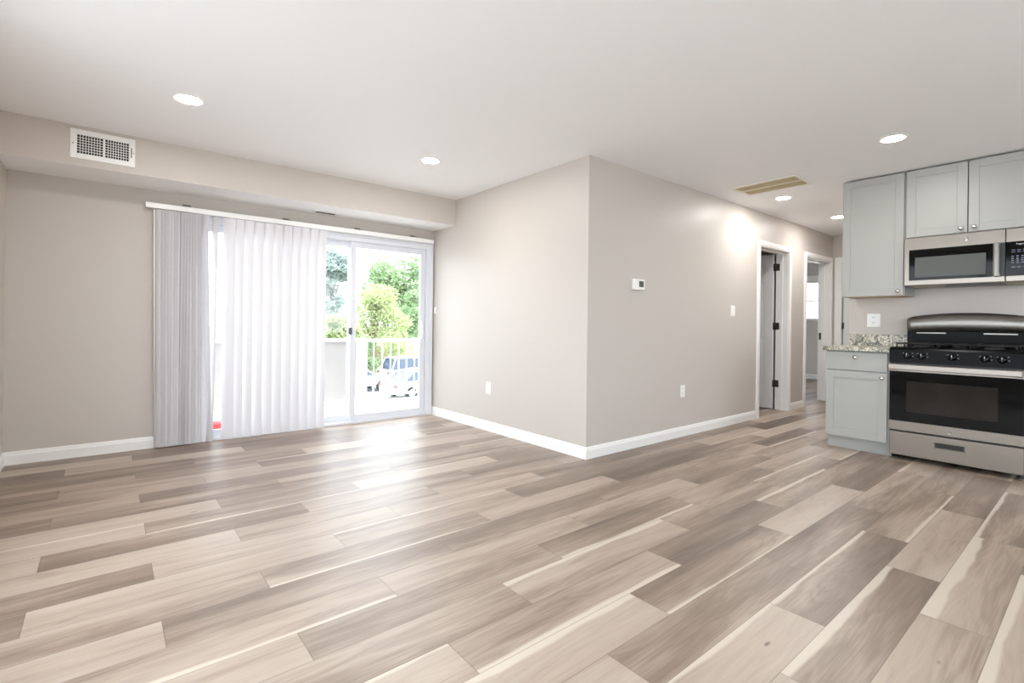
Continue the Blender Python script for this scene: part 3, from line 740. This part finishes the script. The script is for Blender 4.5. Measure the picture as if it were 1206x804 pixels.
# round monogram badge
def badge(parent, x, y, z, r):
    bb = bm_new(); add_lathe(bb, [(r, 0), (r, .0015), (r * .9, .002), (r * .82, .0012), (0, .0012)], (x, y, z), (-1, 0, 0), 28)
    o = obj('badge', bb, mat('badge_metal', (150, 146, 140), .35, metal=.9), parent)
    return o
def mono(parent, x, y, z, r):
    text_obj('badge_monogram', 'GE', r * 1.05, mat('badge_ink', (92, 88, 84), .4, metal=.5), parent, (x - .0013, y, z), (0, -1, 0), (0, 0, 1), .0004)
bd = badge(mw, XM - .0002, .768, 1.797, .018); mono(bd, XM - .0002, .768, 1.797, .018)
ub = bm_new(); add_box(ub, XM + .02, XK - .01, MY0 + .01, MY1 - .01, MZ0, MZ0 + .012, bevel=.002); u = obj('underside', ub, mat('underside_grey', (120, 116, 112), .4, metal=.7), mw)
for y0, y1 in ((.94, 1.12), (.44, .52)): slab(u, 'grease_filter', mat('filter_mesh', (176, 164, 144), .5, metal=.5), XM + .06, XM + .30, y0, y1, MZ0 - .003, MZ0 + .002, .001)
slab(u, 'lamp_cover', BLACKP, XM + .04, XM + .26, .56, .90, MZ0 - .004, MZ0 + .002, .001)

# gas range
XR = 5.045
RY0, RY1 = .414, 1.203; RC = (RY0 + RY1) / 2
rg_ = thing('gas_range', 'stainless steel gas range with black cooktop and five knobs', 'stove', (5.36, RC, 0))
b = bm_new(); add_box(b, XR + .045, XK - .02, RY0 + .004, RY1 - .004, .045, .905); obj('body', b, mat('range_side_panel', (58, 57, 56), .4), rg_)
for x in (XR + .10, XK - .10):
    for y in (RY0 + .03, RY1 - .03):
        fb = bm_new(); add_lathe(fb, [(.018, 0), (.018, .012), (.010, .016), (.010, .046)], (x, y, 0), (0, 0, 1), 12); obj('leveling_foot', fb, BLACKP, rg_)
# storage drawer
db = bm_new(); add_box(db, XR + .004, XR + .044, RY0 + .002, RY1 - .002, .042, .234, bevel=.004)
dw = obj('drawer', db, STEEL, rg_)
hb = bm_new(); add_box(hb, XR + .0025, XR + .006, .735, .905, .145, .186, bevel=.001); obj('pull_recess', hb, mat('pull_shadow', (46, 44, 42), .4, metal=.5), dw)
hb = bm_new()
add_box(hb, XR - .003, XR + .006, .728, .912, .138, .148, bevel=.002); add_box(hb, XR, XR + .006, .728, .912, .184, .189, bevel=.001)
for y in (.728, .905): add_box(hb, XR, XR + .006, y, y + .007, .14, .188, bevel=.001)
obj('pull', hb, STEELB, dw)
# oven door
od = bm_new(); add_box(od, XR, XR + .042, RY0 + .001, RY1 - .001, .246, .775, bevel=.004); odo = obj('oven_door', od, BLACKP, rg_)
slab(odo, 'kick_band', STEEL, XR - .003, XR + .02, RY0 + .001, RY1 - .001, .247, .322, .002)
slab(odo, 'glass', BLKGLASS, XR - .002, XR + .003, RY0 + .002, RY1 - .002, .324, .728, .001)
slab(odo, 'oven_window', OVWIN, XR - .0028, XR, .552, 1.088, .402, .652, .0005)
hb = bm_new(); add_box(hb, XR - .052, XR - .028, RY0 + .008, RY1 - .002, .742, .788, bevel=.006, seg=3)
for y in (RY0 + .03, RY1 - .03): add_box(hb, XR - .035, XR + .002, y - .02, y + .02, .738, .790, bevel=.004)
add_box(hb, XR - .004, XR + .006, RY0 + .001, RY1 - .001, .728, .785, bevel=.002)
obj('handle', hb, STEEL, odo)
bd = badge(odo, XR - .0033, .817, .278, .016); mono(bd, XR - .0033, .817, .278, .016)
# sloped control panel
cb = bm_new(); add_prism(cb, [(XR - .006, .800), (XR + .004, .905), (XR + .012, .918), (XR + .06, .918), (XR + .06, .800)], RY0, RY1, 'y'); GREYM = mat('grey_marking', (120, 122, 124), .5); cpan = obj('control_panel', cb, ENAMEL, rg_)
for y in (1.083, .990, .806, .622, .530):
    kb = bm_new(); nrm = Vector((-1, 0, .09)).normalized(); c = Vector((XR - .0005, y, .858))
    add_lathe(kb, [(.027, 0), (.027, .004), (.021, .006), (.019, .026), (.017, .029), (0, .0295)], c, nrm, 20)
    add_box(kb, c.x - .037, c.x - .027, y - .005, y + .005, .843, .879, bevel=.002)
    k_ = obj('knob', kb, mat('knob_black', (12, 12, 13), .15, spec=0.3), cpan)
    mb = bm_new(); add_box(mb, c.x - .0385, c.x - .0365, y - .0015, y + .0015, .862, .878); obj('pointer_mark', mb, LABELW, k_)
for y in (1.083, .990, .806, .622, .530):
    for dy, dz in ((-.03, .022), (.028, .020), (-.034, -.004)):
        mk = bm_new(); add_box(mk, XR - .004 + (.858 + dz - .8) * .095 - .0028, XR - .0005 + (.858 + dz - .8) * .095 - .002, y + dy - .004, y + dy + .004, .858 + dz - .003, .858 + dz + .003); obj('panel_mark', mk, GREYM, cpan)
# cooktop, burners, grates
ct = bm_new(); add_box(ct, XR + .012, XK - .07, RY0 + .001, RY1 - .001, .904, .926, bevel=.006); cto = obj('cooktop', ct, ENAMEL, rg_)
for bx_, by_, r in ((5.19, 1.03, .05), (5.19, .60, .05), (5.45, 1.03, .04), (5.45, .60, .04), (5.32, RC, .045)):
    bb = bm_new(); add_lathe(bb, [(r, 0), (r, .008), (r * .8, .012), (r * .78, .018), (0, .020)], (bx_, by_, .925), (0, 0, 1), 20); obj('burner', bb, IRON, cto)
def grate(y0, y1):
    g = bm_new(); z = .955; x0, x1 = XR + .05, XK - .11; r = .0055
    def bar(p, q): add_tube(g, [p, q], r, 6)
    for y in (y0, (y0 + y1) / 2, y1): bar((x0, y, z), (x1, y, z))
    for i in range(5): x = x0 + (x1 - x0) * i / 4; bar((x, y0, z), (x, y1, z))
    for x in (x0, (x0 + x1) / 2, x1):
        for y in (y0, y1): bar((x, y, z), (x, y, .925))
    return obj('grate', g, IRON, cto)
grate(.905, 1.165); grate(.710, .890); grate(.465, .695)
# backguard
bgx = 5.575
bb = bm_new(); add_box(bb, bgx, XK - .001, RY0 + .002, RY1 - .002, .905, 1.075, bevel=.004); bgo = obj('backguard', bb, ENAMEL, rg_)
n = 24; arc = []
for i in range(n + 1):
    s = i / n; y = RY0 + .004 + (RY1 - RY0 - .008) * s; e = min(1, min(s, 1 - s) / .018)
    arc.append((y, 1.180 + .036 * (1 - (2 * s - 1) ** 2) - (1 - e) * .010))
sb_ = bm_new()
rows = []
for t_, (dx, q) in enumerate(((-.014, 0.0), (-.020, .04), (-.018, .5), (-.014, .93), (-.006, .985), (.008, 1.0), (.094, 1.0))):
    rows.append([sb_.verts.new((bgx + dx, y, 1.058 + (zt - 1.058) * q)) for y, zt in arc])
for a, c in zip(rows, rows[1:]):
    for i in range(n): f = sb_.faces.new((a[i], a[i + 1], c[i + 1], c[i])); f.smooth = True
sb_.faces.new([r_[0] for r_ in rows]); sb_.faces.new([r_[-1] for r_ in rows])
sb_.faces.new([v for v in rows[0]] + [v for v in reversed(rows[-1])])
obj('backguard_cap', sb_, STEELB, bgo)
for y0, y1 in ((.935, 1.135), (.50, .70)): slab(bgo, 'vent_trim', STEELB, bgx - .006, bgx + .002, y0, y1, 1.036, 1.048, .002)

# ------------------------------------------------------------------ balcony and the view outside
CONC = mat('pale_concrete', (184, 180, 174), .8, var=.06, vscale=4)
BPAN = mat('balcony_parapet_paint', (172, 168, 167), .7)
BWHT = mat('balcony_white_paint', (238, 238, 236), .5)
b = bm_new(); add_box(b, -.6, 4.6, YW + .15, 7.1, -.30, -.10)
tag(obj('balcony_slab', b, CONC), 'pale concrete balcony floor outside the sliding door', 'balcony', kind='structure')
bp_ = thing('balcony_parapet', 'beige solid balcony parapet left of the white railing', 'parapet', (1.2, 6.95, -.1), kind='structure')
b = bm_new(); add_box(b, -.6, 2.76, 6.90, 7.02, -.02, .80, bevel=.004); obj('panel', b, BPAN, bp_)
b = bm_new(); add_box(b, -.62, 2.93, 6.87, 7.05, .80, .838, bevel=.006); obj('cap', b, BWHT, bp_)
b = bm_new(); add_box(b, 2.76, 2.925, 6.88, 7.04, -.10, .80, bevel=.004); obj('end_post', b, BWHT, bp_)
b = bm_new(); add_box(b, -.6, 2.76, 6.80, 7.04, -.10, -.02, bevel=.004); obj('curb', b, BWHT, bp_)
rl = thing('balcony_railing', 'white balcony railing with thin pickets right of the parapet', 'railing', (3.7, 6.95, -.1))
b = bm_new(); add_box(b, 2.925, 4.60, 6.93, 6.98, .785, .83, bevel=.005); obj('top_rail', b, BWHT, rl)
b = bm_new(); add_box(b, 2.925, 4.60, 6.94, 6.97, -.02, .01, bevel=.003); obj('bottom_rail', b, BWHT, rl)
for i in range(12):
    b = bm_new(); x = 3.055 + i * .134; add_box(b, x - .008, x + .008, 6.947, 6.963, .005, .79); obj('picket', b, BWHT, rl)
b = bm_new(); add_box(b, .80, 1.05, 5.93, 6.08, -.10, .005, bevel=.012)  # unidentified red object; its box shape is made up
tag(obj('red_object', b, mat('red_plastic', (214, 62, 66), .5)), 'small unidentified red object, drawn as a box, on the balcony floor glimpsed through the gap in the blinds', 'box')

GZ = -2.8
b = bm_new(); add_box(b, -60, 90, -60, 42, GZ - .3, GZ)
tag(obj('parking_lot', b, mat('sunlit_asphalt', (186, 185, 184), .9, var=.06, vscale=.6)), 'pale sunlit parking lot below the balcony', 'parking lot', kind='structure')
b = bm_new(); add_prism(b, [(40, GZ - .3), (40, GZ), (46, GZ + .9), (62, GZ + 2.2), (140, GZ + 2.6), (140, GZ - .3)], -60, 120, 'x')
tag(obj('grass_bank', b, mat('grass_bank', (128, 134, 100), .95, var=.35, vscale=.5)), 'grassy bank rising behind the parked cars', 'bank', kind='structure')

LEAFS = {}
def leaf_material(name, rgb, rgb2):
    M = mat(name, rgb, .7, var=0, vscale=1); nt = M.node_tree; b_ = nt.nodes['Principled BSDF']
    tc = nt.nodes.new('ShaderNodeTexCoord'); n = nt.nodes.new('ShaderNodeTexNoise'); n.inputs['Scale'].default_value = 1.1; n.inputs['Detail'].default_value = 5
    mx = nt.nodes.new('ShaderNodeMix'); mx.data_type = 'RGBA'; mx.inputs[6].default_value = s2l(rgb); mx.inputs[7].default_value = s2l(rgb2)
    nt.links.new(tc.outputs['Object'], n.inputs['Vector']); nt.links.new(n.outputs[0], mx.inputs[0]); nt.links.new(mx.outputs[2], b_.inputs['Base Color'])
    tr = nt.nodes.new('ShaderNodeBsdfTranslucent'); nt.links.new(mx.outputs[2], tr.inputs[0])
    ms = nt.nodes.new('ShaderNodeMixShader'); ms.inputs[0].default_value = .35
    out = [q for q in nt.nodes if q.type == 'OUTPUT_MATERIAL'][0]
    nt.links.new(b_.outputs[0], ms.inputs[1]); nt.links.new(tr.outputs[0], ms.inputs[2]); nt.links.new(ms.outputs[0], out.inputs[0])
    return M
BARK = mat('bark', (120, 104, 90), .9, bump=.5, bscale=20)
def tree(name, label, x, y, zg, zb, zt, rad, M, nleaf, seed, ls=.22, cat='tree'):
    r_ = random.Random(seed); t = thing(name, label, cat, (x, y, zg))
    blobs = []
    for i in range(16):
        a = r_.uniform(0, 2 * PI); q = r_.random() ** .5 * .68; hh = r_.uniform(.12, .88); env = math.sin(PI * min(1, .18 + hh * .8)) ** .6
        blobs.append((x + math.cos(a) * q * rad * env, y + math.sin(a) * q * rad * env, zb + hh * (zt - zb), rad * r_.uniform(.28, .48)))
    b = bm_new()
    for i in range(nleaf):
        bx, by, bz, br = r_.choice(blobs)
        d = Vector((r_.gauss(0, 1), r_.gauss(0, 1), r_.gauss(0, 1))).normalized() * br * r_.random() ** .35
        c = Vector((bx, by, bz)) + Vector((d.x, d.y, d.z * .8))
        u_ = Vector((r_.gauss(0, 1), r_.gauss(0, 1), r_.gauss(0, .6))).normalized(); w_ = u_.cross(Vector((r_.gauss(0, 1), r_.gauss(0, 1), r_.gauss(0, 1)))).normalized()
        s = ls * r_.uniform(.6, 1.3)
        n_ = u_.cross(w_) * s * .2
        p = [c - u_ * s, c + w_ * s * .45 + n_, c + u_ * s, c - w_ * s * .45 + n_]
        vs = [b.verts.new(q) for q in p]; b.faces.new((vs[0], vs[1], vs[2])); b.faces.new((vs[0], vs[2], vs[3]))
    obj('crown', b, M, t)
    b = bm_new(); h_ = zb + (zt - zb) * .75 - zg
    add_tube(b, [(x, y, zg - .1), (x + .05, y, zg + h_ * .35), (x - .05, y + .05, zg + h_ * .7), (x, y, zg + h_)], [rad * .07, rad * .055, rad * .04, rad * .015], 8)
    for bx, by, bz, br in blobs[:8]: add_tube(b, [(x, y, zg + h_ * r_.uniform(.3, .6)), ((x + bx) / 2, (y + by) / 2, (bz + zg + h_ * .5) / 2), (bx, by, bz)], [rad * .03, rad * .02, rad * .008], 6)
    obj('trunk', b, BARK, t)
L1 = leaf_material('yellow_green_leaves', (156, 170, 116), (186, 195, 148))  # green leaf colours paled to stand in for the bright outdoor haze
L2 = leaf_material('mid_green_leaves', (128, 156, 112), (164, 186, 142))
L3 = leaf_material('grey_green_leaves', (142, 158, 152), (168, 180, 176))
tree('leafy_tree', 'big bright yellow-green tree in the middle of the patio view', 15.8, 36, GZ, -2.4, 4.3, 3.0, L1, 6500, 1, .16)
tree('leafy_tree', 'tall mid-green tree behind the yellow-green tree at right', 25.5, 50, GZ + 1, .0, 10.2, 4.8, L2, 5000, 2, .27)
tree('leafy_tree', 'tall hazy grey-green tree left of the door mullion', 22.5, 64, GZ + 2, 2.0, 10.5, 3.2, L3, 4200, 3, .34)
tree('leafy_tree', 'dark green tree peeking right beside the door handle', 23.0, 42, GZ, -.5, 4.5, 2.4, L2, 3000, 8, .24)
tree('leafy_bush', 'low bright green bush above the parapet left of the mullion', 10.9, 30, GZ, -1.0, 1.5, 1.5, L1, 2600, 4, .16, 'bush')
tree('leafy_bush', 'wide green bush just behind the railing pickets', 13.4, 32.2, GZ, -2.8, .2, 1.35, L2, 3600, 5, .14, 'bush')
L4 = leaf_material('russet_leaves', (160, 136, 118), (176, 164, 140))
tree('leafy_bush', 'russet shrub seen between the railing pickets', 18.0, 41.5, GZ, -2.6, -.9, 1.5, L4, 1600, 6, .16, 'bush')
tree('leafy_bush', 'small green shrub on the bank at the right of the railing', 21.5, 43.5, GZ + .4, -2.0, -.2, 1.2, L2, 1400, 7, .16, 'bush')
hs = thing('house', 'pale house behind the low bush at the left of the patio view', 'house', (21, 66, GZ + 2))
b = bm_new(); add_box(b, 16, 25.5, 64.6 + 2, 72, GZ + 2, 1.6); obj('wall', b, mat('house_siding', (236, 236, 238), .7), hs)
b = bm_new(); add_prism(b, [(66.2, 1.6), (69.3, 3.2), (72.4, 1.6)], 15.6, 25.9, 'x'); obj('roof', b, mat('house_roof', (190, 188, 190), .8), hs)
for x in (18, 21, 23.5): obj('window', (lambda bb: (add_box(bb, x - .5, x + .5, 66.55, 66.62, -.2, 1.0), bb)[1])(bm_new()), mat('house_glass', (120, 130, 140), .2), hs)

# parked cars
TYRE = mat('tyre', (40, 40, 42), .8); RIM = mat('wheel_rim', (190, 190, 192), .3, metal=.8); CARGL = mat('car_glass', (62, 76, 96), .1); LAMPG = mat('tail_lamp', (120, 84, 82), .3)
def car(label, rgb, x, y, rz, suv=False):
    t = thing('car', label, 'car', (0, 0, 0)); Mp = mat('car_paint', rgb, .3)
    h = 1.68 if suv else 1.45; Lh = 2.25
    low = [(-Lh, .32), (-Lh - .02, .62), (-Lh + .08, .88), (-1.55, .93), (1.05, .93), (2.0, .80), (Lh, .62), (Lh + .02, .32)]
    b = bm_new(); add_prism(b, low, -.86, .86, 'y')
    es = [e for e in b.edges if abs(e.verts[0].co.y - e.verts[1].co.y) < .01]
    bmesh.ops.bevel(b, geom=es, offset=.09, segments=2, affect='EDGES')
    # greenhouse pillars and roof
    g0 = (-2.05, -1.75) if suv else (-1.85, -1.15)
    roof = [(g0[1], h - .07), (-.6, h), (.05, h - .01), (.25, h - .07)]
    add_prism(b, [(g0[1] - .02, h - .09)] + roof + [(.27, h - .09)], -.66, .66, 'y')
    for s in (-1, 1):
        for xa, xb in ((g0[0], g0[1]), (-.45, -.45), (1.05, .25)):
            add_tube(b, [(xa, s * .80, .90), (xb, s * .64, h - .05)], .045, 6)
    obj('body', b, Mp, t)
    b = bm_new()
    a = [b.verts.new(p) for p in ((g0[0] + .03, -.79, .92), (1.02, -.79, .92), (1.02, .79, .92), (g0[0] + .03, .79, .92))]
    c = [b.verts.new(p) for p in ((g0[1] + .03, -.645, h - .085), (.22, -.645, h - .085), (.22, .645, h - .085), (g0[1] + .03, .645, h - .085))]
    for i in range(4): b.faces.new((a[i], a[(i + 1) % 4], c[(i + 1) % 4], c[i]))
    b.faces.new(a); b.faces.new(c); obj('window', b, CARGL, t)
    for wx in (-1.4, 1.4):
        for s in (-1, 1):
            b = bm_new(); add_lathe(b, [(0, -.11), (.2, -.11), (.30, -.10), (.33, -.06), (.33, .06), (.30, .10), (0, .10)], (wx, s * .80, .33), (0, s, 0), 20); w = obj('wheel', b, TYRE, t)
            b = bm_new(); add_lathe(b, [(0, .115), (.19, .115), (.20, .10)], (wx, s * .80, .33), (0, s, 0), 16); obj('rim', b, RIM, w)
    for s in (-1, 1):
        b = bm_new(); add_box(b, -Lh - .04, -Lh + .06, s * .55, s * .82, .64, .80); obj('tail_lamp', b, LAMPG, t)
    t.location = (x, y, GZ); t.rotation_euler = (0, 0, rz)
    return t
car('white car nearest the balcony at the right of the railing view', (236, 236, 238), 13.2, 23.5, .12)
car('silver car parked behind the parapet post', (176, 186, 200), 10.6, 27.0, .05)
car('pale grey car in the middle row behind the silver car', (196, 200, 206), 15.8, 29.5, .05, True)
car('white car in the farthest parked row', (238, 238, 238), 11.0, 36.5, 0.0)
